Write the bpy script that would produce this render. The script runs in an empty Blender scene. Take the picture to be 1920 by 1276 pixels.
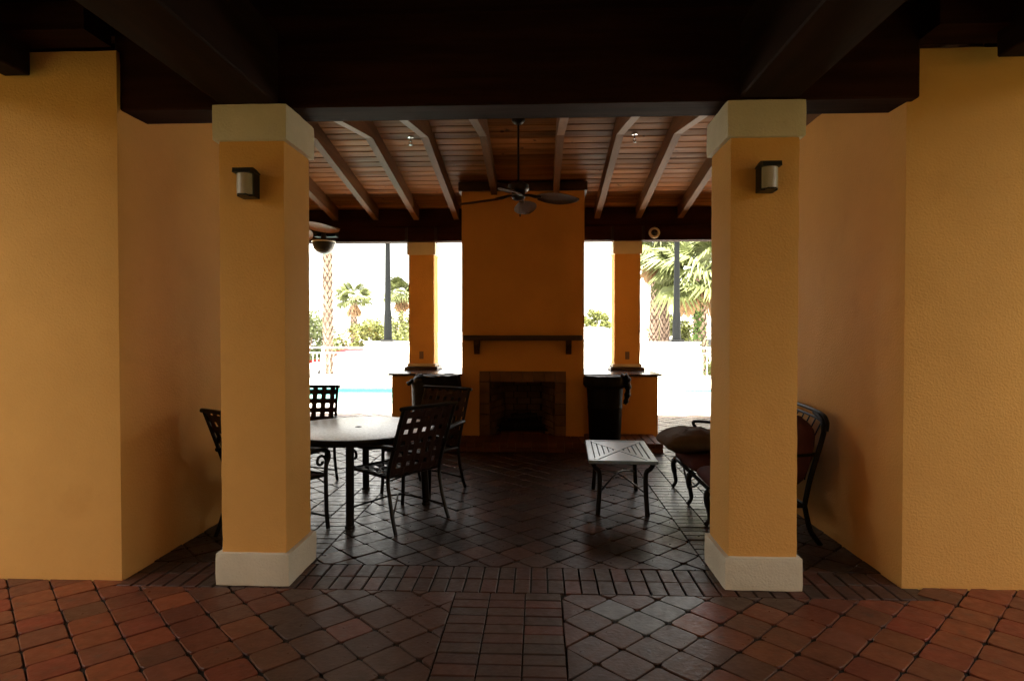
import bpy, math, random
from mathutils import Vector, Matrix, noise as mnoise
random.seed(7)
R = math.radians
SC = bpy.context.scene
COL = SC.collection

# ------------------------------------------------------------------ camera
cd = bpy.data.cameras.new('camera'); cam = bpy.data.objects.new('camera', cd); COL.objects.link(cam)
cam.location = (0, 0, 1.6); cam.rotation_euler = (R(90 - .95), 0, R(2.51))
cd.sensor_width = 36; cd.lens = 36 * 1140 / 1920; cd.clip_start = .05; cd.clip_end = 2000
SC.camera = cam
# ------------------------------------------------------------------ sky and sun
SUN_EL, SUN_AZ = 71, 192          # degrees; azimuth measured from +Y towards +X
w = bpy.data.worlds.new('World'); SC.world = w; w.use_nodes = True
nt = w.node_tree; nt.nodes.clear()
sky = nt.nodes.new('ShaderNodeTexSky'); sky.sky_type = 'NISHITA'; sky.sun_disc = False
sky.sun_elevation = R(SUN_EL); sky.sun_rotation = R(SUN_AZ); sky.dust_density = 1.5; sky.air_density = 1.0
hs = nt.nodes.new('ShaderNodeHueSaturation'); hs.inputs['Saturation'].default_value = .22
bg = nt.nodes.new('ShaderNodeBackground'); bg.inputs[1].default_value = .15
wo = nt.nodes.new('ShaderNodeOutputWorld')
wt = nt.nodes.new('ShaderNodeMixRGB'); wt.blend_type = 'MULTIPLY'; wt.inputs[0].default_value = 1; wt.inputs[2].default_value = (1, .94, .83, 1)
nt.links.new(sky.outputs[0], hs.inputs['Color']); nt.links.new(hs.outputs[0], wt.inputs[1]); nt.links.new(wt.outputs[0], bg.inputs[0]); nt.links.new(bg.outputs[0], wo.inputs[0])
sl = bpy.data.lights.new('sun', 'SUN'); so = bpy.data.objects.new('sun', sl); COL.objects.link(so)
sl.energy = 5.0; sl.angle = R(3); sl.color = (1, .92, .80)
sd = Vector((math.sin(R(SUN_AZ)) * math.cos(R(SUN_EL)), math.cos(R(SUN_AZ)) * math.cos(R(SUN_EL)), math.sin(R(SUN_EL))))
so.rotation_euler = sd.to_track_quat('Z', 'Y').to_euler(); so.location = (0, 0, 30)
vs = SC.view_settings; vs.view_transform = 'Standard'; vs.look = 'None'; vs.gamma = 1; vs.use_curve_mapping = False
vs.exposure = 3.05
SC.cycles.use_denoising = True; SC.cycles.max_bounces = 14; SC.cycles.diffuse_bounces = 8
SC.cycles.sample_clamp_indirect = 6

# ------------------------------------------------------------------ materials
MATS = {}
def material(name, base, rough=.6, var=.12, vscale=3., bump=0., bscale=60., metal=0., spec=.5, rvar=0., grain=None,
             rand=0., palette=None, trans=0., stretch=None, bdist=.004, speck=None, dirt=None, bump2=None):
    m = bpy.data.materials.new(name); m.use_nodes = True
    n = m.node_tree.nodes; l = m.node_tree.links; b = n['Principled BSDF']
    b.inputs['Roughness'].default_value = rough; b.inputs['Metallic'].default_value = metal
    b.inputs['Specular IOR Level'].default_value = spec
    geo = n.new('ShaderNodeNewGeometry')
    vec = geo.outputs['Position']
    if stretch:
        mp = n.new('ShaderNodeMapping'); mp.inputs['Scale'].default_value = stretch
        oi0 = n.new('ShaderNodeObjectInfo')
        add0 = n.new('ShaderNodeVectorMath'); add0.operation = 'MULTIPLY_ADD'
        cmb = n.new('ShaderNodeCombineXYZ'); 
        for i in range(3): l.new(oi0.outputs['Random'], cmb.inputs[i])
        l.new(cmb.outputs[0], add0.inputs[0]); add0.inputs[1].default_value = (17, 31, 23); l.new(vec, add0.inputs[2])
        l.new(add0.outputs[0], mp.inputs['Vector']); vec = mp.outputs[0]
    nz = n.new('ShaderNodeTexNoise'); nz.inputs['Scale'].default_value = vscale; nz.inputs['Detail'].default_value = 6
    nz.inputs['Roughness'].default_value = .62
    l.new(vec, nz.inputs['Vector'])
    ramp = n.new('ShaderNodeMapRange'); ramp.inputs['From Min'].default_value = .3; ramp.inputs['From Max'].default_value = .7
    ramp.inputs['To Min'].default_value = 1 - var; ramp.inputs['To Max'].default_value = 1 + var
    l.new(nz.outputs[0], ramp.inputs['Value'])
    if palette:
        oi = n.new('ShaderNodeObjectInfo')
        ad = n.new('ShaderNodeMath'); ad.operation = 'ADD'
        l.new(oi.outputs['Random'], ad.inputs[0]); l.new(geo.outputs['Random Per Island'], ad.inputs[1])
        fr = n.new('ShaderNodeMath'); fr.operation = 'FRACT'; l.new(ad.outputs[0], fr.inputs[0])
        cr = n.new('ShaderNodeValToRGB'); els = cr.color_ramp.elements
        while len(els) < len(palette): els.new(.5)
        for i, c in enumerate(palette): els[i].position = i / (len(palette) - 1); els[i].color = (*c, 1)
        l.new(fr.outputs[0], cr.inputs[0]); colsrc = cr.outputs[0]
    else:
        rgb = n.new('ShaderNodeRGB'); rgb.outputs[0].default_value = (*base, 1); colsrc = rgb.outputs[0]
    mul = n.new('ShaderNodeVectorMath'); mul.operation = 'SCALE'
    l.new(colsrc, mul.inputs[0]); l.new(ramp.outputs[0], mul.inputs['Scale']); out = mul.outputs[0]
    if rand:
        oi2 = n.new('ShaderNodeObjectInfo'); mr = n.new('ShaderNodeMapRange')
        mr.inputs['To Min'].default_value = 1 - rand; mr.inputs['To Max'].default_value = 1 + rand
        l.new(oi2.outputs['Random'], mr.inputs['Value'])
        m2 = n.new('ShaderNodeVectorMath'); m2.operation = 'SCALE'; l.new(out, m2.inputs[0]); l.new(mr.outputs[0], m2.inputs['Scale']); out = m2.outputs[0]
    if speck or dirt:
        c2, sc2, lo, hi = speck or dirt
        n2 = n.new('ShaderNodeTexNoise'); n2.inputs['Scale'].default_value = sc2; n2.inputs['Detail'].default_value = 5
        l.new(geo.outputs['Position'], n2.inputs['Vector'])
        mr2 = n.new('ShaderNodeMapRange'); mr2.inputs['From Min'].default_value = lo; mr2.inputs['From Max'].default_value = hi
        l.new(n2.outputs[0], mr2.inputs['Value'])
        mx = n.new('ShaderNodeMixRGB'); mx.inputs[2].default_value = (*c2, 1)
        l.new(mr2.outputs[0], mx.inputs[0]); l.new(out, mx.inputs[1]); out = mx.outputs[0]
    l.new(out, b.inputs['Base Color'])
    if rvar:
        rr = n.new('ShaderNodeMapRange'); rr.inputs['From Min'].default_value = .3; rr.inputs['From Max'].default_value = .7
        rr.inputs['To Min'].default_value = max(.03, rough - rvar); rr.inputs['To Max'].default_value = min(1, rough + rvar)
        n3 = n.new('ShaderNodeTexNoise'); n3.inputs['Scale'].default_value = vscale * 2.3; n3.inputs['Detail'].default_value = 4
        l.new(vec, n3.inputs['Vector']); l.new(n3.outputs[0], rr.inputs['Value']); l.new(rr.outputs[0], b.inputs['Roughness'])
    if bump:
        nb = n.new('ShaderNodeTexNoise'); nb.inputs['Scale'].default_value = bscale; nb.inputs['Detail'].default_value = 5
        l.new(vec, nb.inputs['Vector'])
        bp = n.new('ShaderNodeBump'); bp.inputs['Strength'].default_value = bump; bp.inputs['Distance'].default_value = bdist
        l.new(nb.outputs[0], bp.inputs['Height']); l.new(bp.outputs[0], b.inputs['Normal'])
        if bump2:
            n4 = n.new('ShaderNodeTexNoise'); n4.inputs['Scale'].default_value = bump2[0]; n4.inputs['Detail'].default_value = 3
            n4.inputs['Distortion'].default_value = .6; l.new(vec, n4.inputs['Vector'])
            b4 = n.new('ShaderNodeBump'); b4.inputs['Strength'].default_value = bump2[1]; b4.inputs['Distance'].default_value = bump2[2]
            l.new(n4.outputs[0], b4.inputs['Height']); l.new(b4.outputs[0], bp.inputs['Normal'])
    if trans:
        b.inputs['Transmission Weight'].default_value = trans
    MATS[name] = m
    return m

material('stucco', (.64, .345, .106), .68, .055, 1.6, .6, 70, spec=.045, bdist=.007, dirt=((.56, .285, .083), 3.1, .62, .95), bump2=(9, .22, .01))
material('cream', (.60, .54, .425), .7, .08, 3., .7, 70, spec=.18, bdist=.006, bump2=(13, .3, .01), dirt=((.5, .44, .33), 9., .66, .9))
material('board', (.27, .122, .042), .6, .45, 1.2, .35, 5, spec=.1, rvar=.1, stretch=(.8, 9, 9), rand=.38, dirt=((.07, .035, .018), 7., .66, .74))
material('rafter', (.13, .062, .027), .6, .3, 1.2, .25, 5, spec=.1, stretch=(9, .8, 9), rand=.15)
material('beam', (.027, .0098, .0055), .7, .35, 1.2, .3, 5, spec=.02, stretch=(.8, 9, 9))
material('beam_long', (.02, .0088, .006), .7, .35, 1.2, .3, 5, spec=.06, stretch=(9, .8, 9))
material('mantel', (.05, .025, .016), .45, .3, 2, spec=.4, stretch=(.8, 9, 9))
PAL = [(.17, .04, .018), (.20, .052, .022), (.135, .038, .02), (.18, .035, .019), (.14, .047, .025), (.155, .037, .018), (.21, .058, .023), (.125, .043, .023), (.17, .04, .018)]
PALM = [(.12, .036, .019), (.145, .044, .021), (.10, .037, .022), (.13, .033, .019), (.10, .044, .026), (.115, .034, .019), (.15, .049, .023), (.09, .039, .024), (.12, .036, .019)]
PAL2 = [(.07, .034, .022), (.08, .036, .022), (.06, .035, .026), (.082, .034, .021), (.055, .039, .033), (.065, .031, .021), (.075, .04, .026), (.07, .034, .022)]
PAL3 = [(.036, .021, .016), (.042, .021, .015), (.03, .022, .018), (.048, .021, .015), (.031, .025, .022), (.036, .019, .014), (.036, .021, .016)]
PALG = [(.13, .13, .125), (.10, .10, .098), (.15, .14, .125)]
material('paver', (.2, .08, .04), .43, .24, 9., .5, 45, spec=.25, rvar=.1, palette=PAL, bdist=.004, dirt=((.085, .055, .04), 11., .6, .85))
for nm_, pl_ in (('paver_mid', PALM), ('paver_dim', PAL2), ('paver_dark', PAL3), ('paver_grey', PALG)):
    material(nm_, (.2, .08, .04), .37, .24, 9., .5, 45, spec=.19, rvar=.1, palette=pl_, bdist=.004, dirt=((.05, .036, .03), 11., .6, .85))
material('brick', (.2, .08, .04), .44, .22, 9., .5, 45, spec=.22, rvar=.1, palette=[(.060, .029, .019), (.068, .03, .019), (.048, .029, .021), (.06, .034, .022), (.085, .028, .017), (.05, .025, .018), (.060, .029, .019)], bdist=.004, dirt=((.05, .037, .03), 11., .6, .85))
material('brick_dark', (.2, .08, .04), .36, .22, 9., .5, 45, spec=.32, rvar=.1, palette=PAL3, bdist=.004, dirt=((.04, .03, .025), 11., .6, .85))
material('joint', (.028, .022, .017), .95, .3, 20, .4, 90, spec=.15)
material('hearth', (.10, .038, .024), .6, .2, 8, .4, 50, spec=.3, rand=.25)
material('firebrick', (.13, .085, .06), .85, .25, 8, .4, 50, spec=.2, rand=.25)
material('surround', (.16, .085, .048), .6, .2, 6, .4, 40, spec=.3, rand=.22)
material('mortar', (.20, .15, .11), .9, .15, 20, .3, 80, spec=.2)
material('soot', (.02, .018, .016), .95, .3, 6, .3, 30, spec=.1)
material('iron', (.005, .0043, .004), .42, .2, 12, .15, 90, spec=.2)
material('strap', (.03, .014, .011), .5, .2, 14, .2, 200, spec=.3, rand=.2)
material('tabletop', (.52, .55, .56), .34, .3, 45, .4, 60, spec=.8, rvar=.08, bdist=.0015)
material('slate_metal', (.13, .20, .26), .33, .15, 8, .1, 80, spec=.9)
material('granite', (.06, .04, .035), .2, .4, 90, spec=.5, speck=((.3, .2, .15), 160., .62, .75))
material('plastic_can', (.003, .0031, .0034), .55, .1, 5, spec=.1)
material('bag', (.0035, .0036, .004), .55, .1, 8, .6, 14, spec=.16, bdist=.02)
material('fan_metal', (.02, .016, .014), .4, .1, 8, metal=.5)
material('rattan_dark', (.075, .042, .028), .55, .2, 40, .3, 120, spec=.3)
material('rattan', (.34, .18, .10), .55, .2, 40, .3, 120, spec=.35)
material('maroon', (.075, .027, .027), .85, .18, 7, .4, 160, spec=.15)
material('olive', (.085, .056, .032), .85, .18, 7, .4, 160, spec=.15)
material('lamp_black', (.012, .012, .013), .4, .1, 8, spec=.4)
material('lamp_glass', (.42, .37, .31), .3, .08, 30, .2, 80, spec=.5)
material('chrome', (.6, .6, .6), .25, .05, 8, metal=1)
material('white_ring', (.65, .6, .52), .4, .05, 8)
material('lens', (.01, .01, .012), .12, .05, 8, spec=.6)
material('outlet', (.16, .10, .075), .45, .08, 9)
material('concrete', (.66, .63, .57), .8, .08, .6, .3, 40, spec=.3)
material('lawn', (.055, .075, .03), .9, .3, 3, .5, 60, spec=.15)
material('asphalt', (.50, .49, .46), .9, .12, .4, .3, 60, spec=.2)
material('white_wall', (.80, .79, .75), .75, .05, .8, .3, 50, spec=.3)
material('coping', (.62, .56, .47), .7, .1, 3, .3, 40, rand=.1)
material('pool_tile', (.05, .22, .22), .25, .25, 8, spec=.5)
material('pool_floor', (.30, .74, .72), .5, .05, 2)
material('post', (.0045, .0055, .006), .55, .12, 6, spec=.12)
material('rail', (.55, .53, .49), .5, .08, 6)
material('trunk', (.10, .07, .055), .9, .35, 9, .6, 20, spec=.15, bdist=.03)
material('boot', (.27, .20, .155), .9, .3, 7, spec=.15, rand=.2)
material('vine', (.09, .16, .035), .6, .3, 6, spec=.3)
material('skirt', (.32, .21, .12), .9, .3, 5, spec=.15)
for nm, c in (('frond', (.115, .135, .045)), ('leaf', (.12, .135, .034)), ('leaf_dark', (.08, .10, .035))):
    material(nm, c, .55, .3, 4, spec=.35, rand=.2)
material('bark', (.16, .11, .08), .9, .3, 10, .5, 30, spec=.15)
material('car_white', (.75, .75, .74), .25, .03, 2, spec=.5)
material('car_red', (.42, .03, .035), .25, .03, 2, spec=.5)
material('car_glass', (.02, .022, .025), .08, .03, 2, spec=.6)
material('tyre', (.02, .02, .02), .8, .1, 5)
material('roof_tile', (.50, .43, .37), .8, .2, 4, .3, 20)
material('house_wall', (.72, .68, .60), .8, .06, 1, .2, 40)
# water: clear over a painted basin
wm = material('water', (.15, .46, .41), .12, .03, 2, .35, 1.6, spec=.15, bdist=.05)

# ------------------------------------------------------------------ mesh helpers
class MB:
    def __init__(s): s.v = []; s.f = []
    def add(s, vs, fs):
        k = len(s.v); s.v += [tuple(v) for v in vs]; s.f += [tuple(i + k for i in f) for f in fs]; return s
    def box(s, x0, x1, y0, y1, z0, z1, bev=0.):
        if not bev:
            return s.add([(x, y, z) for z in (z0, z1) for y in (y0, y1) for x in (x0, x1)],
                         [(0, 2, 3, 1), (4, 5, 7, 6), (0, 1, 5, 4), (2, 6, 7, 3), (0, 4, 6, 2), (1, 3, 7, 5)])
        b = bev; vs = []
        for (x, sx) in ((x0, 1), (x1, -1)):
            for (y, sy) in ((y0, 1), (y1, -1)):
                for (z, sz) in ((z0, 1), (z1, -1)):
                    vs += [(x, y + sy * b, z + sz * b), (x + sx * b, y, z + sz * b), (x + sx * b, y + sy * b, z)]
        def I(i, j, k, a): return (i * 4 + j * 2 + k) * 3 + a
        fs = []
        for i in (0, 1):
            q = [I(i, 0, 0, 0), I(i, 1, 0, 0), I(i, 1, 1, 0), I(i, 0, 1, 0)]; fs.append(q if i else q[::-1])
            q = [I(0, i, 0, 1), I(1, i, 0, 1), I(1, i, 1, 1), I(0, i, 1, 1)]; fs.append(q if not i else q[::-1])
            q = [I(0, 0, i, 2), I(1, 0, i, 2), I(1, 1, i, 2), I(0, 1, i, 2)]; fs.append(q if i else q[::-1])
        for j in (0, 1):
            for k in (0, 1):
                fs.append([I(0, j, k, 1), I(1, j, k, 1), I(1, j, k, 2), I(0, j, k, 2)])
                fs.append([I(j, 0, k, 0), I(j, 1, k, 0), I(j, 1, k, 2), I(j, 0, k, 2)])
                fs.append([I(j, k, 0, 0), I(j, k, 1, 0), I(j, k, 1, 1), I(j, k, 0, 1)])
        for i in (0, 1):
            for j in (0, 1):
                for k in (0, 1): fs.append([I(i, j, k, 0), I(i, j, k, 1), I(i, j, k, 2)])
        return s.add(vs, fs)
    def prism(s, poly, z0, z1, bev=0.):
        n = len(poly); rings = [(z0, 0.), (z1 - bev, 0.)] + ([(z1, bev)] if bev else [])
        cx = sum(p[0] for p in poly) / n; cy = sum(p[1] for p in poly) / n
        vs = []
        for z, ins in rings:
            for x, y in poly:
                d = math.hypot(x - cx, y - cy) or 1; t = ins / d * 1.2
                vs.append((x + (cx - x) * t, y + (cy - y) * t, z))
        fs = []
        for r in range(len(rings) - 1):
            for i in range(n): j = (i + 1) % n; fs.append((r * n + i, r * n + j, (r + 1) * n + j, (r + 1) * n + i))
        fs.append(tuple((len(rings) - 1) * n + i for i in range(n)))
        return s.add(vs, fs)
    def tube(s, pts, r, n=8, cap=True, flat=None):
        pts = [Vector(p) for p in pts]; rs = r if isinstance(r, (list, tuple)) else [r] * len(pts)
        k = len(s.v); up = None
        for i, p in enumerate(pts):
            t = ((pts[min(i + 1, len(pts) - 1)] - pts[max(i - 1, 0)]).normalized())
            if up is None:
                a = Vector((0, 0, 1)) if abs(t.z) < .9 else Vector((1, 0, 0))
                up = (a - t * a.dot(t)).normalized()
            else: up = (up - t * up.dot(t)).normalized()
            sd_ = t.cross(up)
            for j in range(n):
                a = 2 * math.pi * j / n
                q = p + up * math.cos(a) * rs[i] + sd_ * math.sin(a) * rs[i] * (flat or 1)
                s.v.append(tuple(q))
        for i in range(len(pts) - 1):
            for j in range(n):
                s.f.append((k + i * n + j, k + i * n + (j + 1) % n, k + (i + 1) * n + (j + 1) % n, k + (i + 1) * n + j))
        if cap:
            s.f.append(tuple(k + j for j in range(n))[::-1]); s.f.append(tuple(k + (len(pts) - 1) * n + j for j in range(n)))
        return s
    def lathe(s, prof, c=(0, 0), n=24, cap0=True, cap1=True, wob=None):
        k = len(s.v)
        for ri, (r, z) in enumerate(prof):
            for j in range(n):
                a = 2 * math.pi * j / n; rr = r; zz = z
                if wob: rr, zz = wob(a, r, z, ri)
                s.v.append((c[0] + rr * math.cos(a), c[1] + rr * math.sin(a), zz))
        for i in range(len(prof) - 1):
            for j in range(n):
                s.f.append((k + i * n + j, k + i * n + (j + 1) % n, k + (i + 1) * n + (j + 1) % n, k + (i + 1) * n + j))
        if cap0: s.f.append(tuple(k + j for j in range(n))[::-1])
        if cap1: s.f.append(tuple(k + (len(prof) - 1) * n + j for j in range(n)))
        return s
    def quad(s, a, b, c, d): return s.add([a, b, c, d], [(0, 1, 2, 3)])
    def mesh(s, name, m, smooth=False, off=(0, 0, 0)):
        me = bpy.data.meshes.new(name)
        me.from_pydata([(v[0] - off[0], v[1] - off[1], v[2] - off[2]) for v in s.v], [], s.f)
        me.materials.append(MATS[m]); me.update()
        if smooth:
            for p in me.polygons: p.use_smooth = True
            try: me.set_sharp_from_angle(angle=R(42))
            except Exception: pass
        return me
    def build(s, name, m, parent=None, smooth=False, world=False):
        off = tuple(parent.matrix_basis.translation) if (world and parent) else (0, 0, 0)
        o = bpy.data.objects.new(name, s.mesh(name, m, smooth, off)); COL.objects.link(o)
        if parent: o.parent = parent
        return o
def plaster_box(x0, x1, y0, y1, z0, z1, step=.05, amp=.0022, rad=.007):
    mb = MB(); D = (x1 - x0, y1 - y0, z1 - z0); O = (x0, y0, z0); N = [max(2, int(d / step)) for d in D]; idx = {}
    def V(i, j, k):
        if (i, j, k) in idx: return idx[(i, j, k)]
        c = [O[a] + D[a] * (i, j, k)[a] / N[a] for a in range(3)]; ext = [(-1 if (i, j, k)[a] == 0 else 1 if (i, j, k)[a] == N[a] else 0) for a in range(3)]
        m = sum(1 for e in ext if e); q = Vector(c)
        nz = mnoise.noise(q * 5.1) + .6 * mnoise.noise(q * 17.3)
        r_ = (0, 0, rad * (.6 + .5 * mnoise.noise(q * 9) + .5), rad * 1.6)[m] if m > 1 else 0
        for a in range(3):
            if ext[a]: c[a] += ext[a] * (nz * amp - r_ * .45)
        idx[(i, j, k)] = len(mb.v); mb.v.append(tuple(c)); return idx[(i, j, k)]
    for a in range(3):
        b_, c_ = (a + 1) % 3, (a + 2) % 3
        for e in (0, N[a]):
            for u in range(N[b_]):
                for v in range(N[c_]):
                    q = []
                    for du, dv in ((0, 0), (1, 0), (1, 1), (0, 1)):
                        t_ = [0, 0, 0]; t_[a] = e; t_[b_] = u + du; t_[c_] = v + dv; q.append(V(*t_))
                    mb.f.append(tuple(q if e else q[::-1]))
    return mb
def put(name, me, parent=None, loc=(0, 0, 0), rz=0., sc=None, rot=None):
    o = bpy.data.objects.new(name, me); COL.objects.link(o); o.location = loc
    o.rotation_euler = rot if rot else (0, 0, rz)
    if sc: o.scale = sc
    if parent: o.parent = parent
    return o
def tag(o, label=None, cat=None, group=None, kind=None):
    if label: o['label'] = label
    if cat: o['category'] = cat
    if group: o['group'] = group
    if kind: o['kind'] = kind
    return o
def thing(name, label, cat, loc=(0, 0, 0), rz=0., group=None):
    o = bpy.data.objects.new(name, None); COL.objects.link(o); o.empty_display_size = .1
    o.location = loc; o.rotation_euler = (0, 0, rz)
    bpy.context.view_layer.update() if False else None
    return tag(o, label, cat, group)
def copy_tree(o, parent=None):
    c = o.copy(); COL.objects.link(c); c.parent = parent
    for ch in list(o.children): copy_tree(ch, c)
    return c
def lerp(a, b, t): return a + (b - a) * t
def proj(X, Y, Z):
    p = cam.matrix_basis.inverted() @ Vector((X, Y, Z))
    return (960 + 1140 * p.x / -p.z, 638 - 1140 * p.y / -p.z) if p.z < -.1 else (-1e5, -1e5)
def smoothpath(pts, k=6):
    pts = [Vector(p) for p in pts]; out = []
    P = [pts[0]] + pts + [pts[-1]]
    for i in range(1, len(P) - 2):
        for j in range(k):
            t = j / k; a, b, c, d = P[i - 1], P[i], P[i + 1], P[i + 2]
            out.append(.5 * ((2 * b) + (c - a) * t + (2 * a - 5 * b + 4 * c - d) * t * t + (3 * b - a - 3 * c + d) * t ** 3))
    out.append(pts[-1]); return out

# ================================================================== STRUCTURE
# ---- far ground, raised pool deck with the pool let in, lot beyond
lot = MB().quad((-600, -600, -.76), (600, -600, -.76), (600, 900, -.76), (-600, 900, -.76)).build('ground', 'asphalt'); tag(lot, kind='structure')
deck = MB()
PX0, PX1, PY0, PY1 = -7.2, -2.6, 13.2, 16.8
QX0, QX1, QY0, QY1 = 3.55, 6.2, 16.1, 16.75
YD0, YD1 = 11.6, 20.6
deck.box(-30, 30, YD0, PY0, -.8, -.006); deck.box(-30, PX0, PY0, PY1, -.8, -.006)
deck.box(PX1, QX0, PY0, PY1, -.8, -.006); deck.box(QX1, 30, PY0, PY1, -.8, -.006)
deck.box(QX0, QX1, PY0, QY0, -.8, -.006); deck.box(QX0, QX1, QY1, PY1, -.8, -.006); deck.box(-30, 30, PY1, YD1, -.8, -.006)
tag(MB().box(-30, -5.6, -14, YD0, -.8, -.02).box(5.4, 30, -14, YD0, -.8, -.02).box(-5.6, 5.4, -14, -3.2, -.8, -.02).build('lawn', 'lawn'), kind='structure')
dk = deck.build('pool_deck', 'concrete'); tag(dk, kind='structure')
for (x0, x1, y0, y1) in ((PX0, PX1, PY0, PY1), (QX0, QX1, QY0, QY1)):
    wv = tag(MB().quad((x0, y0, -.13), (x1, y0, -.13), (x1, y1, -.13), (x0, y1, -.13)).build('pool_water', 'water'), kind='structure')
    tl = MB().box(x0, x1, y1 - .012, y1, -.3, -.03).box(x0, x0 + .012, y0, y1 - .012, -.3, -.03).box(x1 - .012, x1, y0, y1 - .012, -.3, -.03).build('waterline_tile', 'pool_tile', wv); tl['kind'] = 'stuff'
    n = int((x1 - x0) / .4)
    me = MB().box(0, (x1 - x0) / n - .012, 0, .3, -.005, .035, .008).mesh('coping_stone', 'coping')
    for i in range(n): put('coping_stone', me, dk, (x0 + i * (x1 - x0) / n, y1 - .02, 0))

# ---- paving: beds and single pavers
XL, XR = -2.665, 2.256           # inner faces of the two side walls
SB0, SB1 = 3.685, 4.085          # soldier course between the columns
walk = tag(MB().add([(-5.6, -3.2, -.012), (5.4, -3.2, -.012), (5.4, 3.9, -.012), (XR, 3.9, -.012), (XR, SB0, -.012), (XL, SB0, -.012), (XL, 3.9, -.012), (-5.6, 3.9, -.012)], [tuple(range(8))]).build('walkway', 'joint'), kind='structure')
patio = tag(MB().add([(XL, SB0, -.012), (XR, SB0, -.012), (XR, 3.9, -.012), (5.4, 3.9, -.012), (5.4, YD0, -.012), (-5.6, YD0, -.012), (-5.6, 3.9, -.012), (XL, 3.9, -.012)], [tuple(range(8))]).build('patio_floor', 'joint'), kind='structure')
HD = .1435                        # half diagonal of a diamond paver
def diamond(cx, cy, k, rnd):
    g = HD - .0055; pts = []
    rc = [rnd.uniform(.014, .032) for _ in range(4)]
    for q in range(4):
        a = k[q]; px, py = a
        nx, ny = k[(q + 1) % 4]; bx, by = k[(q - 1) % 4]
        d = math.sqrt(2) * g; t = rc[q] / d
        p1 = (px + (bx - px) * t, py + (by - py) * t); p2 = (px + (nx - px) * t, py + (ny - py) * t)
        pm = (lerp((p1[0] + p2[0]) / 2, px, .42), lerp((p1[1] + p2[1]) / 2, py, .42))
        pts += [p1, pm, p2]
    return [(cx + x * g, cy + y * g) for x, y in pts]
K4 = [(1, 0), (0, 1), (-1, 0), (0, -1)]
def clip(poly, axis, val, keep_gt):
    out = []
    for i in range(len(poly)):
        a, b = poly[i], poly[(i + 1) % len(poly)]
        ia = (a[axis] >= val) == keep_gt; ib = (b[axis] >= val) == keep_gt
        if ia: out.append(a)
        if ia != ib:
            t = (val - a[axis]) / (b[axis] - a[axis]); out.append((a[0] + (b[0] - a[0]) * t, a[1] + (b[1] - a[1]) * t))
    return out
def area(p): return abs(sum(p[i][0] * p[(i + 1) % len(p)][1] - p[(i + 1) % len(p)][0] * p[i][1] for i in range(len(p)))) / 2
prnd = random.Random(3)
DM = {m: [MB().prism(diamond(0, 0, K4, prnd), -.03, 0, .003).mesh('paver', m) for _ in range(8)] for m in ('paver', 'paver_mid', 'paver_dim', 'paver_dark', 'paver_grey')}
def walk_paver(x, y):  # towards the centre: greyer own tone, plus walkway shade put into the colour
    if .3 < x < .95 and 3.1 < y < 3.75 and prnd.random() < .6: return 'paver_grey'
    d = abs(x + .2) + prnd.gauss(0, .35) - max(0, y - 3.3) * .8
    return 'paver_dim' if d < 1.05 else 'paver_mid' if d < 1.9 else 'paver'
def solid_at(x, y):               # hidden under walls, hearth or counters
    return ((x < XL - .2 or x > XR + .2) and 3.95 < y < 6.3) or (-2.0 < x < 1.55 and y > 8.1) and y < 9.7
def lay(x0, x1, y0, y1_):
    res = []; y1 = y1_(-9) if callable(y1_) and x0 < -5 else y1_(9) if callable(y1_) else y1_
    i0 = int((x0 - .28) / HD) - 1; i1 = int((x1 - .28) / HD) + 2; j0 = int((y0 - 3.483) / HD) - 2; j1 = int((y1 - 3.483) / HD) + 2
    for i in range(i0, i1 + 1):
        for j in range(j0, j1 + 1):
            if (i + j) % 2 == 0: continue
            cx, cy = .28 + i * HD, 3.483 + j * HD
            if callable(y1_): y1 = y1_(cx)
            if cx + HD <= x0 or cx - HD >= x1 or cy + HD <= y0 or cy - HD >= y1 or solid_at(cx, cy): continue
            full = cx - HD >= x0 - .002 and cx + HD <= x1 + .002 and cy - HD >= y0 - .002 and cy + HD <= y1 + .002
            if full: res.append((cx, cy, None))
            else:
                pl = diamond(0, 0, K4, prnd)
                for ax, v, gt in ((0, x0 + .005 - cx, True), (0, x1 - .005 - cx, False), (1, y0 + .005 - cy, True), (1, y1 - .005 - cy, False)):
                    if len(pl) > 2: pl = clip(pl, ax, v, gt)
                if len(pl) > 2 and area(pl) > .0012: res.append((cx, cy, pl))
    return res
def place(parent, lst, limit, tone_at):
    def seen(t):
        x, y = proj(t[0], t[1], 0); return -60 < x < 1980 and 0 < y < 1330
    vis = sorted([t for t in lst if seen(t)], key=lambda t: (t[0] ** 2 + t[1] ** 2)); rest = [t for t in lst if not seen(t)] + vis[limit:]
    for cx, cy, pl in vis[:limit]:
        pm_ = tone_at(cx, cy); me = prnd.choice(DM[pm_]) if pl is None else MB().prism(pl, -.03, 0, .003).mesh('paver', pm_)
        z = prnd.uniform(-.0025, .0025); tl = (prnd.gauss(0, .006), prnd.gauss(0, .006))
        put('paver', me, parent, (cx + prnd.gauss(0, .0016), cy + prnd.gauss(0, .0016), z), rot=(tl[0], tl[1], (prnd.choice((0, 1, 2, 3)) * math.pi / 2 if pl is None else 0) + prnd.gauss(0, .013)))
    if rest:
        mb = MB()
        for cx, cy, pl in rest:
            q = [(x + cx, y + cy) for x, y in (pl or diamond(0, 0, K4, prnd))]
            mb.prism(q, -.03, prnd.uniform(-.003, .003), .005)
        o = mb.build('paver_field', tone_at(0, 5), parent); o['kind'] = 'stuff'
BX0, BX1 = -.506, .136            # centre brick band
place(walk, lay(-5.6, BX0, -3.2, lambda x: 3.78 if x < XL - .05 else SB0) + lay(BX1, 5.4, -3.2, lambda x: 3.88 if x > XR + .05 else SB0), 290, walk_paver)
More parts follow.
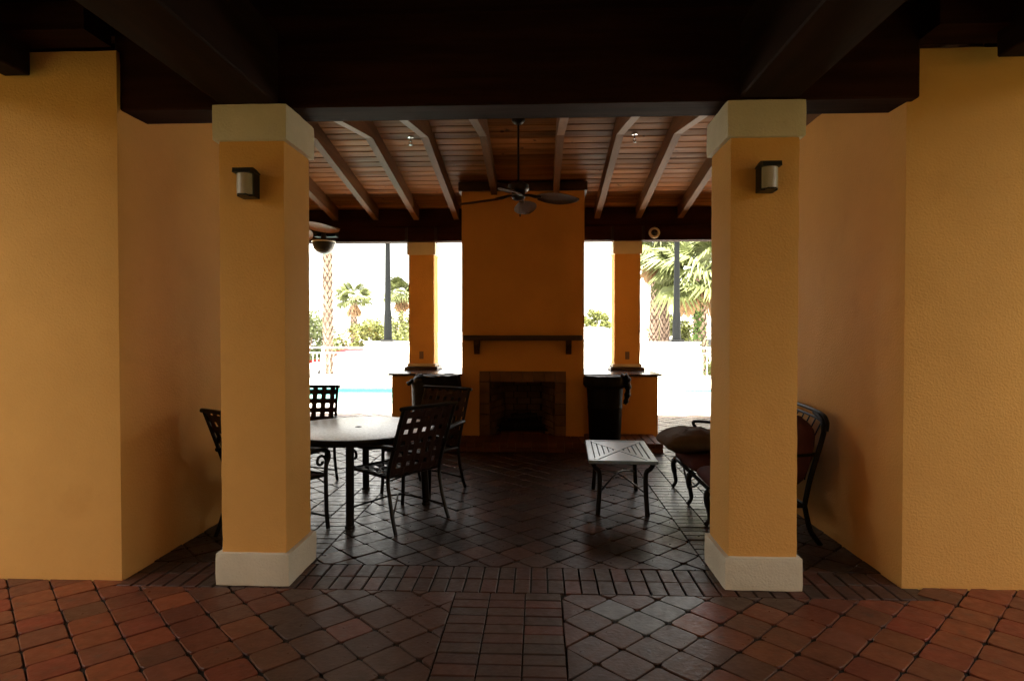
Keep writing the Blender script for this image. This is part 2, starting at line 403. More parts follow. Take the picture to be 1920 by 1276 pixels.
LB, RB = (-2.03, -1.55), (1.14, 1.62)   # brick bands from column to column
pat = lay(-5.6, LB[0], SB1, YD0) + lay(LB[1], RB[0], SB1, 8.0) + lay(RB[1], 5.4, SB1, YD0) + lay(LB[1], RB[0], 9.9, YD0)
place(patio, pat, 300, lambda x, y: 'paver_dark' if prnd.random() < .8 else 'paver_dim')
def brick_mesh(a, b, m): return [MB().box(-a / 2 + .004, a / 2 - .004, -b / 2 + .004, b / 2 - .004, -.03, 0, .0035).mesh('brick', m) for _ in range(1)]
BH = brick_mesh(.214, .1, 'brick')[0]; BV = brick_mesh(.1, .2, 'brick')[0]; BB = brick_mesh(.24, .1, 'brick_dark')[0]
def brick(parent, me, x, y):
    put('brick', me, parent, (x, y, prnd.uniform(-.002, .002)), rot=(prnd.gauss(0, .006), prnd.gauss(0, .006), prnd.gauss(0, .006)))
for r in range(14):
    for c in range(3): brick(walk, BH, BX0 + .107 + c * .214, SB0 - .05 - r * .1 - .002)
st = MB()
for r in range(14, 60):
    for c in range(3):
        x = BX0 + .107 + c * .214; y = SB0 - .05 - r * .1; st.box(x - .103, x + .103, y - .046, y + .046, -.03, 0, .005)
o = st.build('brick_field', 'brick', walk); o['kind'] = 'stuff'
nsb = int(round((XR - XL) / .1055))
for c in range(nsb):
    for r in range(2):
        brick(patio, BV, XL + (c + .5) * (XR - XL) / nsb, SB0 + .1 + r * .2)
for x_, y_ in ((XR + .052, 3.86), (XL - .052, 3.755)):
    MB().box(x_ - .048, x_ + .048, SB0 + .004, y_ + .03, -.03, -.005, .003).build('brick', 'brick', patio)
st = MB()
for (a, b) in (LB, RB):
    for r in range(74):
        for c in range(2):
            x = a + .12 + c * .24; y = SB1 + .05 + r * .1
            if solid_at(x, y): continue
            if r < 41: brick(patio, BB, x, y)
            else: st.box(x - .116, x + .116, y - .046, y + .046, -.03, 0, .005)
o = st.build('brick_field', 'brick', patio); o['kind'] = 'stuff'

# ---- stucco walls either side, club house behind the camera
def wall_block(label, x0, x1, y0, y1, h):
    t = thing('stucco_wall', label, 'wall', ((x0 + x1) / 2, y0, 0))
    plaster_box(x0, x1, y0, y1, -.05, h, .08, .004, .008).build('wall_body', 'stucco', t, True, True)
    if x0 < 0: MB().box(x0 - 1.6, -4.0, y1 + .002, 9.7, -.05, 3.3, .012).build('added_shade_wall', 'stucco', t, world=True)  # unseen walls added to narrow the side openings and darken the interior
    else: MB().box(3.08, x1 + 1.8, y1 + .002, 9.7, -.05, 3.3, .012).build('added_shade_wall', 'stucco', t, world=True)
    return t
wall_block('orange stucco wall with the chair back in front of it, beside the left column', -5.6, XL, 3.755, 6.3, 3.37)
wall_block('orange stucco wall with the cushioned sofa set against it', XR, 5.2, 3.86, 6.6, 3.33)
for xa_, xb_ in ((-14.5, -13), (12.6, 14.1)): tag(plaster_box(xa_, xb_, -3.15, 9, -.05, 5.4, .3, .12, .1).build('light_blocker', 'leaf_dark'), kind='structure')  # unseen green blocks added at both sides to cut low cross light
ch = MB().box(-13, 12.6, -3.6, -3.2, -.05, 4.2).build('club_house_wall', 'stucco'); tag(ch, kind='structure')

# ---- columns
def column(name, label, cx, cy, z0, zt, w, wc, hb, hc, group, base_mat='cream'):
    t = thing(name, label, 'column', (cx, cy, z0), group=group)
    plaster_box(-w / 2, w / 2, -w / 2, w / 2, hb - .02, zt - hc - z0 + .02).build('shaft', 'stucco', t, True)
    plaster_box(-wc / 2, wc / 2, -wc / 2, wc / 2, 0, hb, .04).build('base', base_mat, t, True)
    plaster_box(-wc / 2, wc / 2, -wc / 2, wc / 2, zt - hc - z0, zt - z0, .04).build('capital', 'cream', t, True)
    return t
CL = (-1.79, 3.94); CR = (1.382, 4.005)
column('square_column', 'thick square orange column by the round dining table, cream base and capital', *CL, 0, 3.0, .418, .474, .205, .225, 'square columns at the front')
column('square_column', 'thick square orange column by the sofa, cream base and capital', *CR, 0, 3.0, .418, .474, .205, .225, 'square columns at the front')

# ---- pavilion roof: gable with its ridge across the view
RY, RZ, SL = 6.8, 3.956, .165     # ridge line of the ceiling boards, slope
X0R, X1R = -7.4, 7.0
def ceil_z(y): return RZ - SL * abs(y - RY)
roof = thing('pavilion_roof', 'dark timber gable roof with rafters and board ceiling over the fireplace', 'roof', (-.2, RY, 2.98))
bw = .15; nb = int((10.0 - RY) / bw)
for side in (1, -1):
    lim = nb if side > 0 else int((RY - 3.72) / bw)
    for i in range(lim):
        d0, d1 = i * bw + .0065, (i + 1) * bw - .0065
        mb = MB()
        ya, yb = RY + side * d0, RY + side * d1
        za, zb = ceil_z(ya), ceil_z(yb); xa, xb = X0R + prnd.uniform(-.02, .02), X1R
        e = .01
        prof = [(ya, za + .018), (ya, za + e), (lerp(ya, yb, e / .14), za), (lerp(ya, yb, 1 - e / .14), zb), (yb, zb + e), (yb, zb + .018)]
        vs = [(x, y, z) for x in (xa, xb) for y, z in prof]
        fs = [(k, k + 1, 6 + k + 1, 6 + k) for k in range(5)] + [(5, 0, 6, 11), (0, 1, 2, 3, 4, 5), (11, 10, 9, 8, 7, 6)]
        mb.add(vs, fs).build('ceiling_board', 'board', roof, world=True)
dkm = MB()
for (ya, yb) in ((3.80, RY), (RY, 10.1)):
    za, zb = ceil_z(ya) + .02, ceil_z(yb) + .02
    dkm.add([(x, y, z) for x in (X0R - .2, X1R + .2) for y, z in ((ya, za), (yb, zb), (yb, zb + .12), (ya, za + .12))],
            [(0, 1, 2, 3), (7, 6, 5, 4), (0, 4, 5, 1), (3, 2, 6, 7), (0, 3, 7, 4), (1, 5, 6, 2)])
dkm.build('roof_deck', 'beam', roof, world=True)
AX = -.19
rx = [AX + s * v for s in (1, -1) for v in (.43, 1.09, 1.72, 2.36, 3.0, 3.63, 4.26, 4.9, 5.54)]
RD = .195
for x in rx:
    if not X0R < x < X1R: continue
    prof = []
    for y in (4.06, RY, 9.62): prof.append((y, ceil_z(y) - RD))
    top = [(y, ceil_z(y) - .001) for y in (9.62, RY, 4.06)]
    pr = prof + top
    vs = [(xx, y, z) for xx in (x - .042, x + .042) for y, z in pr]
    fs = [(0, 1, 4, 5), (1, 2, 3, 4), (11, 10, 7, 6), (10, 9, 8, 7)] + [(i, (i + 6), (i + 1) % 6 + 6, (i + 1) % 6) for i in range(6)]
    MB().add(vs, fs).build('rafter', 'rafter', roof, world=True)
MB().box(XL - .04, XR + .04, 3.79, 4.06, 3.002, 3.60, .01).build('front_beam', 'beam', roof, world=True)
MB().box(X0R, X1R, 3.90, 4.02, 3.463, ceil_z(3.8) + .1).build('front_blocking', 'beam', roof, world=True)
MB().box(X0R, X1R, 9.42, 9.66, 2.985, 3.215, .008).build('rear_beam', 'beam', roof, world=True)
MB().box(X0R, X1R, 9.46, 9.63, 3.218, ceil_z(9.6) - .002).build('rear_blocking', 'beam', roof, world=True)
for x in (-2.06, -1.6, 1.13, 1.6): MB().box(x - .02, x + .02, 9.405, 9.418, 3.0, 3.2).build('beam_strap', 'fan_metal', roof, world=True)

MB().box(XL - .6, XR + .6, 3.698, 3.85, 3.572, 3.745).build('end_blocking', 'beam', roof, world=True)
# ---- walkway roof over the camera
wr = thing('walkway_roof', 'near black timber beams and ceiling overhead in front of the columns', 'roof', (0, 2, 3.0))
WX0, WX1 = -5.1, 4.7
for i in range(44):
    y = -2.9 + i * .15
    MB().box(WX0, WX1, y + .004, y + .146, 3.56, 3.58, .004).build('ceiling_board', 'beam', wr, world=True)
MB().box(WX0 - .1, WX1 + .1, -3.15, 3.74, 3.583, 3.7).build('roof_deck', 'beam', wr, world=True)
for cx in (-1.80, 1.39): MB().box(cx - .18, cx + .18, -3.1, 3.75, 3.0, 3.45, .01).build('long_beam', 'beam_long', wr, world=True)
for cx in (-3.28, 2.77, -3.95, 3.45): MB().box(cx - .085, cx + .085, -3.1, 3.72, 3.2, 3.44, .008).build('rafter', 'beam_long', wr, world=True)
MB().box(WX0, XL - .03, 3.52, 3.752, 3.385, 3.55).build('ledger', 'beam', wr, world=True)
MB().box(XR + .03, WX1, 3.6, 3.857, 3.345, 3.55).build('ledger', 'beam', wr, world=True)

# ================================================================== FIREPLACE, COUNTERS
FX0, FX1, FY = -1.075, .632, 8.48
OX0, OX1, OZ0, OZ1 = -.68, .224, .128, .878
fp = thing('fireplace', 'orange stucco fireplace with dark wood mantel shelf and brick firebox', 'fireplace', (AX, FY, 0))
br = MB()
br.box(FX0, OX0 - .15, FY, 9.35, 0, 3.66); br.box(OX1 + .157, FX1, FY, 9.35, 0, 3.66)
br.box(OX0 - .15, OX1 + .157, FY + .001, 9.349, 1.03, 3.66)
br.box(OX0 - .15, OX1 + .157, 9.2, 9.349, 0, 1.029); br.box(OX0 - .15, OX1 + .157, 8.721, 9.199, 0, .122)
br.build('chimney_breast', 'stucco', fp, world=True)
MB().box(OX0 - .15, OX1 + .157, FY + .03, FY + .06, OZ1, 1.03).box(OX0 - .15, OX0, FY + .03, FY + .06, .128, OZ1).box(OX1, OX1 + .157, FY + .03, FY + .06, .128, OZ1).build('mortar_bed', 'mortar', fp, world=True)
hh = (OZ1 - .128) / 5
for s_, (a, b) in ((0, (OX0 - .15, OX0)), (1, (OX1, OX1 + .157))):
    for k in range(5):
        MB().box(a + .004, b - .004, FY - .012, FY + .5, .128 + k * hh + .004, .128 + (k + 1) * hh - .004, .005).build('surround_brick', 'surround', fp, world=True)
nl = 8
for k in range(nl):
    a = OX0 - .15 + k * (OX1 - OX0 + .307) / nl; b = a + (OX1 - OX0 + .307) / nl
    MB().box(a + .004, b - .004, FY - .012, FY + .4, OZ1 + .004, 1.03 - .004, .005).build('surround_brick', 'surround', fp, world=True)
fb = MB(); fy1 = FY + .55
fb.box(OX0 + .1, OX1 - .1, fy1 + .05, fy1 + .07, .1, 1.0); fb.quad((OX0 - .02, FY + .02, .1), (OX0 + .16, fy1 + .06, .1), (OX0 + .16, fy1 + .06, 1.), (OX0 - .02, FY + .02, 1.))
fb.quad((OX1 + .02, FY + .02, .1), (OX1 + .02, FY + .02, 1.), (OX1 - .16, fy1 + .06, 1.), (OX1 - .16, fy1 + .06, .1))
fb.quad((OX0, FY + .1, .99), (OX1, FY + .1, .99), (OX1, fy1 + .06, .99), (OX0, fy1 + .06, .99))
fb.build('firebox_lining', 'soot', fp, world=True)
crs = 9; ch_ = .84 / crs
bk = MB().box(-.094, .094, -.01, .01, .004, ch_ - .004, .004).mesh('fire_brick', 'firebrick')
off = Vector(fp.location)
for k in range(crs):
    for c in range(3):
        put('fire_brick', bk, fp, Vector((OX0 + .26 + c * .2 - (.05 if k % 2 else 0), fy1 + .035, .13 + k * ch_)) - off)
    for s_, xa, xb in ((1, OX0 + .012, OX0 + .17), (-1, OX1 - .012, OX1 - .17)):
        ang = math.atan2(.55, xb - xa)
        for c in range(3):
            t = (c + .4 + (.2 if k % 2 else 0)) / 3.1
            put('fire_brick', bk, fp, Vector((lerp(xa, xb, t), lerp(FY + .05, fy1, t), .13 + k * ch_)) - off, rz=ang)
lg = [((-.52, 8.72, .24), (.05, 8.74, .25), .055), ((-.45, 8.82, .25), (.0, 8.86, .27), .06), ((-.40, 8.76, .35), (-.02, 8.80, .37), .045)]
for a, b, r in lg:
    pts = [Vector(a).lerp(Vector(b), t / 6) + Vector((0, 0, .01 * math.sin(t * 2.1))) for t in range(7)]
    MB().tube(pts, [r * (1 + .1 * math.sin(i * 1.7)) for i in range(7)], 9).build('gas_log', 'soot', fp, True, True)
gr = MB()
for i in range(7): x = -.55 + i * .105; gr.tube([(x, 8.64, .26), (x, 8.65, .19), (x, 8.92, .18)], .008, 6)
gr.tube([(-.6, 8.7, .175), (.13, 8.7, .175)], .009, 6).tube([(-.6, 8.88, .175), (.13, 8.88, .175)], .009, 6)
for x in (-.55, .08):
    for y in (8.7, 8.88): gr.tube([(x, y, .175), (x, y, .126)], .008, 6)
g = gr.build('grate', 'iron', fp, False, True); g['kind'] = 'stuff'
MB().box(-1.035, .595, FY - .17, FY - .001, 1.462, 1.532, .006).build('mantel_shelf', 'mantel', fp, world=True)
for x in (-.858, .413):
    MB().add([(xx, y, z) for xx in (x - .037, x + .037) for y, z in ((FY - .001, 1.27), (FY - .07, 1.27), (FY - .14, 1.40), (FY - .15, 1.4615), (FY - .001, 1.4615))],
             [(0, 1, 2, 3, 4), (9, 8, 7, 6, 5)] + [(i, i + 5, (i + 1) % 5 + 5, (i + 1) % 5) for i in range(5)]).build('mantel_bracket', 'mantel', fp, world=True)
MB().box(FX0 - .04, FX1 + .04, FY - .05, FY - .001, 3.53, 3.655, .006).box(FX0 - .04, FX0 - .001, FY - .0005, 9.3, 3.53, 3.59).box(FX1 + .001, FX1 + .04, FY - .0005, 9.3, 3.53, 3.59).build('top_trim', 'mantel', fp, world=True)
HX0, HX1, HY = -2.02, 1.625, 7.97
MB().box(HX0 + .006, HX1 - .006, HY + .01, 8.72, -.01, .115).build('hearth', 'mortar', fp, world=True)
n = 34; wdt = (HX1 - HX0) / n
cm = MB().box(-wdt / 2 + .004, wdt / 2 - .004, 0, .2, .062, .127, .005).mesh('hearth_brick', 'hearth')
cm2 = MB().box(-wdt / 2 + .004, wdt / 2 - .004, .204, .748, .1, .126, .004).mesh('hearth_tile', 'hearth')
cm3 = MB().box(-wdt + .004, wdt - .004, .004, .2, 0, .058, .005).mesh('hearth_brick', 'hearth')
for i in range(n):
    p = Vector((HX0 + (i + .5) * wdt, HY - .012, 0)) - off
    put('hearth_brick', cm, fp, p); put('hearth_tile', cm2, fp, p)
    if i % 2 == 0: put('hearth_brick', cm3, fp, p + Vector((wdt / 2, 0, 0)))

def counter(label, x0, x1):
    t = thing('bar_counter', label, 'counter', ((x0 + x1) / 2, 9.2, 0))
    MB().box(x0, x1, 8.725, 9.95, 0, .945, .01).build('counter_body', 'stucco', t, world=True)
    MB().box(x0 - .05, x1 + (.05 if x1 > 1 else 0), 8.68, 10.0, .947, .977, .006).build('countertop', 'granite', t, world=True)
counter('orange stucco bar counter behind the bagged bin and dining chairs', -2.13, FX0 - .002)
counter('orange stucco bar counter behind the tall black bin', FX1 + .002, 1.70)
def rear_column(label, cx):
    t = column('rear_column', label, cx, 9.71, 1.03, 2.983, .405, .455, .05, .2, 'square columns on the bar counters')
    MB().box(-.26, .26, -.26, .26, -.053, -.001, .006).build('plinth', 'mantel', t)
    MB().box(-.033, .033, -.212, -.2025, .12, .24, .003).build('outlet_cover', 'outlet', t)
rear_column('slim square column rising from the counter next to the bagged bin', -1.845)
rear_column('slim square column rising from the counter above the tall black bin', 1.375)

# ================================================================== FURNITURE
# ---- strap weave dining chair, faces +Y in its own space
def ribbon(path, wdt, nrm, th=.004):
    # path: list of (point, normal offset); a flat strap with thickness
    mb = MB(); n = len(path); vs = []
    for i, p in enumerate(path):
        t = (path[min(i + 1, n - 1)] - path[max(i - 1, 0)]).normalized(); s_ = t.cross(nrm).normalized(); nn = s_.cross(t).normalized()
        for a, b in ((-1, -1), (1, -1), (1, 1), (-1, 1)): vs.append(p + s_ * a * wdt / 2 + nn * b * th / 2)
    fs = []
    for i in range(n - 1):
        for j in range(4): fs.append((i * 4 + j, i * 4 + (j + 1) % 4, (i + 1) * 4 + (j + 1) % 4, (i + 1) * 4 + j))
    fs += [(3, 2, 1, 0), ((n - 1) * 4, (n - 1) * 4 + 1, (n - 1) * 4 + 2, (n - 1) * 4 + 3)]
    return mb.add(vs, fs)
def make_chair():
    t = thing('strap_chair', 'x', 'chair')
    W = .275
    def P(u, v):     # back surface: u across -1..1, v 0 seat .. 1 top
        y = lerp(-.235, -.435, v) + .02 * math.sin(v * math.pi); z = lerp(.43, .985, v); return Vector((u * W, y - .012 * (1 - u * u), z))
    def S(u, v):     # seat: v 0 rear .. 1 front
        return Vector((u * W, lerp(-.235, .255, v), lerp(.425, .445, v) - .022 * (1 - u * u) * math.sin(v * math.pi) - .012 * max(0, v - .85) / .15))
    for nm, F, nx_, ny_, nrm in (('back', P, 6, 6, Vector((0, .94, .34))), ('seat', S, 6, 5, Vector((0, 0, 1)))):
        us = [-1 + 2 * (i + .5) / nx_ for i in range(nx_)]; vv = [(j + .45) / ny_ for j in range(ny_)]
        for i, u in enumerate(us):
            ks = [0] + [x for v in vv for x in (v - .06, v, v + .06)] + [1]
            path = []
            for k in ks:
                j = min(range(ny_), key=lambda q: abs(vv[q] - k)); near = abs(vv[j] - k) < .03
                path.append(F(u, max(0, min(1, k))) + nrm * ((.0045 if (i + j) % 2 else -.0045) if near else 0))
            ribbon(path, .052, nrm).build(nm + '_strap', 'strap', t)
        for j, v in enumerate(vv):
            ks = [-1.03] + [x for u in us for x in (u - .06, u, u + .06)] + [1.03]
            path = []
            for k in ks:
                i = min(range(nx_), key=lambda q: abs(us[q] - k)); near = abs(us[i] - k) < .03
                path.append(F(k, v) + nrm * ((-.0045 if (i + j) % 2 else .0045) if near else 0))
            ribbon(path, .056, nrm).build(nm + '_strap', 'strap', t)
    fr = MB(); fr.tube([(-W - .03, -.44, .99), (-W, -.438, .992), (0, -.452, .992), (W, -.438, .992), (W + .03, -.44, .99)], .017, 8)
    fr.build('top_rail', 'iron', t, True)
    sf = MB().tube([S(-1, .02), S(-1, .5), S(-1, 1), S(0, 1.0), S(1, 1), S(1, .5), S(1, .02), S(0, .02), S(-1, .02)], .013, 8); sf.build('seat_frame', 'iron', t, True)
    for s in (-1, 1):
        MB().tube(smoothpath([(s * W, -.437, .985), (s * W, -.33, .70), (s * W, -.245, .44), (s * W, -.265, .26), (s * (W + .005), -.31, .10), (s * (W + .01), -.35, .0)], 4), .0155, 8).build('rear_leg', 'iron', t, True)
        MB().tube(smoothpath([(s * (W + .012), .262, 0), (s * (W + .01), .25, .12), (s * (W + .01), .245, .30), (s * (W + .01), .245, .50), (s * (W + .014), .27, .565), (s * (W + .018), .255, .625), (s * (W + .018), .2, .645)], 4), .0165, 8).build('front_leg', 'iron', t, True)
        sp = []
        for i in range(22):
            a = i / 21 * 3.4 * math.pi / 2 * 1.25; rr = .052 * (1 - .65 * i / 21)
            sp.append((s * (W + .016), .232 - .045 + rr * math.cos(a - .4) , .555 + rr * math.sin(a - .4 + 0)))
        MB().tube([(s * (W + .012), .246, .49)] + sp, .0115, 7).build('scroll', 'iron', t, True)
        MB().tube(smoothpath([(s * W, -.335, .675), (s * (W + .02), -.2, .672), (s * (W + .03), 0, .645), (s * (W + .022), .2, .648), (s * (W + .018), .26, .62)], 5), .017, 8, flat=1.5).build('arm', 'iron', t, True)
        MB().tube(smoothpath([(s * (W + .008), .25, .10), (s * .15, .12, .155), (0, -.03, .205), (-s * .15, -.18, .165), (-s * (W + .004), -.30, .11)], 4), .008, 6).build('stretcher', 'iron', t, True)
    return t
chair0 = make_chair()
chairs = [((-2.08, 4.74), (.5, .87), 'strap chair half hidden behind the column, its back towards the wall'),
          ((-2.39, 6.03), (.15, -.99), 'strap chair behind the round table, bright pool showing through its weave'),
          ((-1.217, 5.12), (-.79, .61), 'nearest strap chair, its brown woven back turned to the viewer'),
          ((-1.16, 5.97), (-.45, -.89), 'strap chair beside the fireplace, partly hidden by the nearest chair')]
for i, (p, d, lb) in enumerate(chairs):
    o = chair0 if i == 0 else copy_tree(chair0)
    o.location = (p[0], p[1], .002); o.rotation_euler = (0, 0, math.atan2(-d[0], d[1])); tag(o, lb, 'chair', 'chairs around the round table')

# ---- round table
tb = thing('round_table', 'round patio table with pale mottled top and thick black legs', 'table', (-1.63, 5.43, .002))
MB().lathe([(.024, .712), (.655, .712), (.668, .716), (.668, .722), (.655, .725), (.024, .725)], n=56, cap0=False, cap1=False).build('tabletop', 'tabletop', tb, True)
MB().lathe([(.668, .69), (.684, .69), (.688, .705), (.684, .722), (.668, .7225), (.662, .70), (.668, .69)], n=56, cap0=False, cap1=False).build('rim', 'iron', tb, True)
MB().lathe([(.018, .70), (.026, .70), (.03, .728), (.018, .728), (.018, .70)], n=20, cap0=False, cap1=False).build('umbrella_ring', 'iron', tb, True)
apr = MB().lathe([(.60, .655), (.625, .655), (.625, .711), (.60, .711), (.60, .655)], n=48, cap0=False, cap1=False); apr.build('apron', 'iron', tb, True)
for k in range(4):
    a = R(-80 + 90 * k); c, s = math.cos(a), math.sin(a)
    MB().tube([(c * .59, s * .59, .70), (c * .59, s * .59, .3), (c * .605, s * .605, .02)], .034, 12).build('leg', 'iron', tb, True)
    MB().lathe([(.04, 0), (.042, .012), (.036, .022)], (c * .605, s * .605), 12).build('foot', 'iron', tb, True)

# ---- slatted side table
stb = thing('side_table', 'small rectangular table with crossed slat top in front of the bins', 'table', (.745, 5.70, .002), R(-2.5))
w2, d2, zt = .295, .49, .485
MB().box(-w2, w2, -d2, -d2 + .05, zt - .03, zt, .005).build('top_edge', 'slate_metal', stb)
MB().box(-w2, w2, d2 - .05, d2, zt - .03, zt, .005).build('top_edge', 'slate_metal', stb)
for s in (-1, 1): MB().box(s * w2 - (.055 if s > 0 else 0), s * w2 + (0 if s > 0 else .055), -d2 + .052, d2 - .052, zt - .03, zt, .005).build('top_edge', 'slate_metal', stb)
ix, iy = w2 - .06, d2 - .055
for s in (-1, 1):
    L = Vector((2 * ix, 2 * iy * s, 0)); nrm = Vector((-L.y, L.x, 0)).normalized() * .021
    a = Vector((-ix, -iy * s, 0)); b = -a
    MB().prism([tuple((a + nrm).xy), tuple((a - nrm).xy), tuple((b - nrm).xy), tuple((b + nrm).xy)], zt - .02, zt + (.0015 if s > 0 else -.0005)).build('cross_bar', 'slate_metal', stb)
for s in (-1, 1):
    for k in range(5):
        xa, xb = ix * (1 - k / 5) - .004, ix * (1 - (k + 1) / 5) + .006
        m1, m2 = iy * xa / ix - .048, iy * xb / ix - .048
        if m1 <= .01: continue
        m2 = max(m2, .002)
        pl = [(s * xa, -m1), (s * xa, m1), (s * xb, m2), (s * xb, -m2)]
        MB().prism(pl if s < 0 else pl[::-1], zt - .014, zt - .003, .002).build('slat', 'slate_metal', stb)
    pl = [(-(ix - .032), s * (iy - .002)), (ix - .032, s * (iy - .002)), (0, s * .05)]
    MB().prism(pl if s < 0 else pl[::-1], zt - .014, zt - .003, .002).build('top_panel', 'slate_metal', stb)
MB().box(-w2 + .02, w2 - .02, -d2 + .02, d2 - .02, zt - .034, zt - .0305).build('under_tray', 'iron', stb)
for sx in (-1, 1):
    for sy in (-1, 1):
        MB().tube(smoothpath([(sx * .255, sy * .455, zt - .034), (sx * .235, sy * .44, zt - .075), (sx * .20, sy * .42, zt - .12), (sx * .20, sy * .42, .2), (sx * .212, sy * .43, 0)], 4), .021, 10).build('leg', 'iron', stb, True)
for s in (-1, 1):
    MB().tube(smoothpath([(-.2, -.42 * s, .19), (0, 0, .265 + s * .007), (.2, .42 * s, .19)], 5), .0085, 6).build('stretcher', 'iron', stb, True)

# ---- cushioned loveseat against the wall
def cushion(c, h, e=.35, wr=.012, seed=0, nu=26, nv=14, pinch=False):
    mb = MB(); k = 0; sg = lambda v, p: math.copysign(abs(v) ** p, v)
    for i in range(nv + 1):
        ph = -math.pi / 2 + math.pi * i / nv
        for j in range(nu):
            th = 2 * math.pi * j / nu
            cp, sp_ = (sg(math.cos(ph), .8), sg(math.sin(ph), 1.1)) if pinch else (sg(math.cos(ph), .55), sg(math.sin(ph), .8))
            x, y, z = cp * sg(math.cos(th), e), cp * sg(math.sin(th), e), sp_
            nn = mnoise.noise(Vector((x * 2.2 + seed, y * 2.2, z * 1.5 + seed * 3))) * wr + mnoise.noise(Vector((x * 6 + seed, y * 3, z * 3))) * wr * .5
            if pinch: nn += mnoise.noise(Vector((x * 2.5 + y * 7 + seed, y * 3 - x * 5, 2.))) * wr * .9 * abs(z)
            mb.v.append((c[0] + h[0] * x + nn, c[1] + h[1] * y + nn, c[2] + h[2] * z + nn * (1 if z > 0 else .3)))
    for i in range(nv):
        for j in range(nu): mb.f.append((i * nu + j, i * nu + (j + 1) % nu, (i + 1) * nu + (j + 1) % nu, (i + 1) * nu + j))
    return mb
lv = thing('loveseat', 'dark metal sofa with maroon cushions standing against the orange wall', 'sofa', (1.75, 5.43, .002))
for k, yc in enumerate((5.0, 5.84)):
    cushion((1.66, yc, .375), (.30, .40, .075), .3, .012, k * 5 + 1).build('seat_cushion', 'maroon', lv, True, True)
    bm = cushion((0, 0, 0), (.085, .415, .275), .3, .014, k * 7 + 2)
    bm.v = [(v[0] + 1.965 + v[2] * .2, v[1] + yc, v[2] + .66) for v in bm.v]
    bm.build('back_cushion', 'maroon', lv, True, True)
for y in (6.25, 5.62, 5.02):
    MB().tube(smoothpath([(1.42, y, .31), (1.375, y, .25), (1.39, y, .14), (1.40, y, .06), (1.365, y, .004)], 4), [.03, .03, .03, .03, .026, .026, .026, .026, .02, .02, .02, .02, .018, .018, .018, .018, .022], 8).build('front_leg', 'iron', lv, True, True)
for y in (4.6, 6.26):
    MB().tube(smoothpath([(1.98, y, .30), (2.0, y, .2), (2.03, y, .1), (2.10, y, .004)], 4), .02, 8).build('rear_leg', 'iron', lv, True, True)
    s = 1 if y > 5.4 else -1
    MB().tube(smoothpath([(1.42, y, .30), (1.56, y, .40), (1.63, y, .55), (1.575, y, .655), (1.62, y, .675), (1.8, y, .665), (2.05, y, .68)], 5), .017, 8, flat=1.3).build('arm', 'iron', lv, True, True)
    MB().tube(smoothpath([(1.98, y, .30), (2.02, y, .5), (2.10, y, .78), (2.13, y - s * .03, .86), (2.15, y - s * .1, .92), (2.16, y - s * .25, .965)], 5), .02, 8).build('back_post', 'iron', lv, True, True)
fr = MB().tube([(1.40, 4.6, .295), (1.40, 6.26, .295), (1.98, 6.26, .295), (1.98, 4.6, .295), (1.40, 4.6, .295)], .018, 8); fr.build('seat_rail', 'iron', lv, True, True)
for dz, xx in ((0, 2.165), (-.045, 2.15)):
    y0, y1 = 4.6, 6.26
    pts = [(xx - .02, y0 + .02 - dz * .6, .85), (xx, y0 + .06 - dz * .6, .92 + dz), (xx, y0 + .2, .97 + dz), (xx, 5.43, .99 + dz), (xx, y1 - .2, .97 + dz), (xx, y1 - .06 + dz * .6, .92 + dz), (xx - .02, y1 - .02 + dz * .6, .88)]
    MB().tube(smoothpath(pts, 6), .015 if dz == 0 else .01, 8).build('back_rail', 'iron', lv, True, True)
for k in range(14):
    y = 4.72 + k * .11
    MB().tube([(2.03, y, .46), (2.10, y + .04, .75), (2.15, y - .03, .93)], .006, 5).build('back_bar', 'iron', lv, True, True)
for s in (-1, 1):
    MB().tube(smoothpath([(1.40, 5.62 + s * .3, .295), (1.39, 5.62 + s * .18, .22), (1.385, 5.62, .17)], 4), .01, 6).build('brace', 'iron', lv, True, True)
pl = cushion((0, 0, 0), (.27, .33, .105), .38, .022, 11, 64, 28, True)
pl.v = [(v[0] + 1.46, v[1] + 5.98, v[2] * (1 + .25 * v[0]) + .535 + (v[0] - .0) * .03) for v in pl.v]
po = pl.build('throw_pillow', 'olive', None, True); tag(po, 'brown throw pillow lying at the far end of the sofa', 'pillow')

# ---- bins
def bin_(label, x, y, bag_side, big):
    t = thing('trash_can', label, 'trash can', (x, y, .127))
    MB().lathe([(.205, 0), (.212, .01), (.232, .42), (.236, .43), (.236, .45), (.232, .46), (.25, .79), (.262, .80), (.266, .82), (.262, .84), (.25, .845)], n=32).build('can_body', 'plastic_can', t, True)
    def wob(a, r, z, i):
        nz = mnoise.noise(Vector((math.cos(a) * 2.4, math.sin(a) * 2.4, z * 4 + x))) * (.012 + .03 * big) + mnoise.noise(Vector((a * 5.0 if a < 6.2 else 0, z * 6, x))) * .008
        w_ = (.06 if big else .0) * max(0, math.cos(a - math.pi)) * (1 if i < 4 else .2)
        return r + nz + w_, z + (nz * 1.2 if i < 3 else nz * .6)
    lo = .33 if big else .70
    MB().lathe([(.262, lo), (.285 + .03 * big, lo + .03), (.29 + .03 * big, .74), (.285, .83), (.268, .862), (.235, .85), (.15, .835), (.02, .845)], n=44, cap0=False, wob=wob).build('bag_liner', 'bag', t, True)
    s = bag_side
    pts = smoothpath([(s * .22, -.10, .84), (s * .262, -.13, .85), (s * .285, -.135, .81)] + ([(s * .36, -.17, .77), (s * .40, -.18, .745)] if big else [(s * .29, -.13, .68), (s * .275, -.125, .56), (s * .25, -.12, .49)]), 4)
    m = len(pts); MB().tube(pts, [(.042 if not big else .035) * (1 + .35 * math.sin(i * 1.9)) * (1 - .5 * i / m) + .008 for i in range(m)], 9).build('bag_tail', 'bag', t, True)
    return t
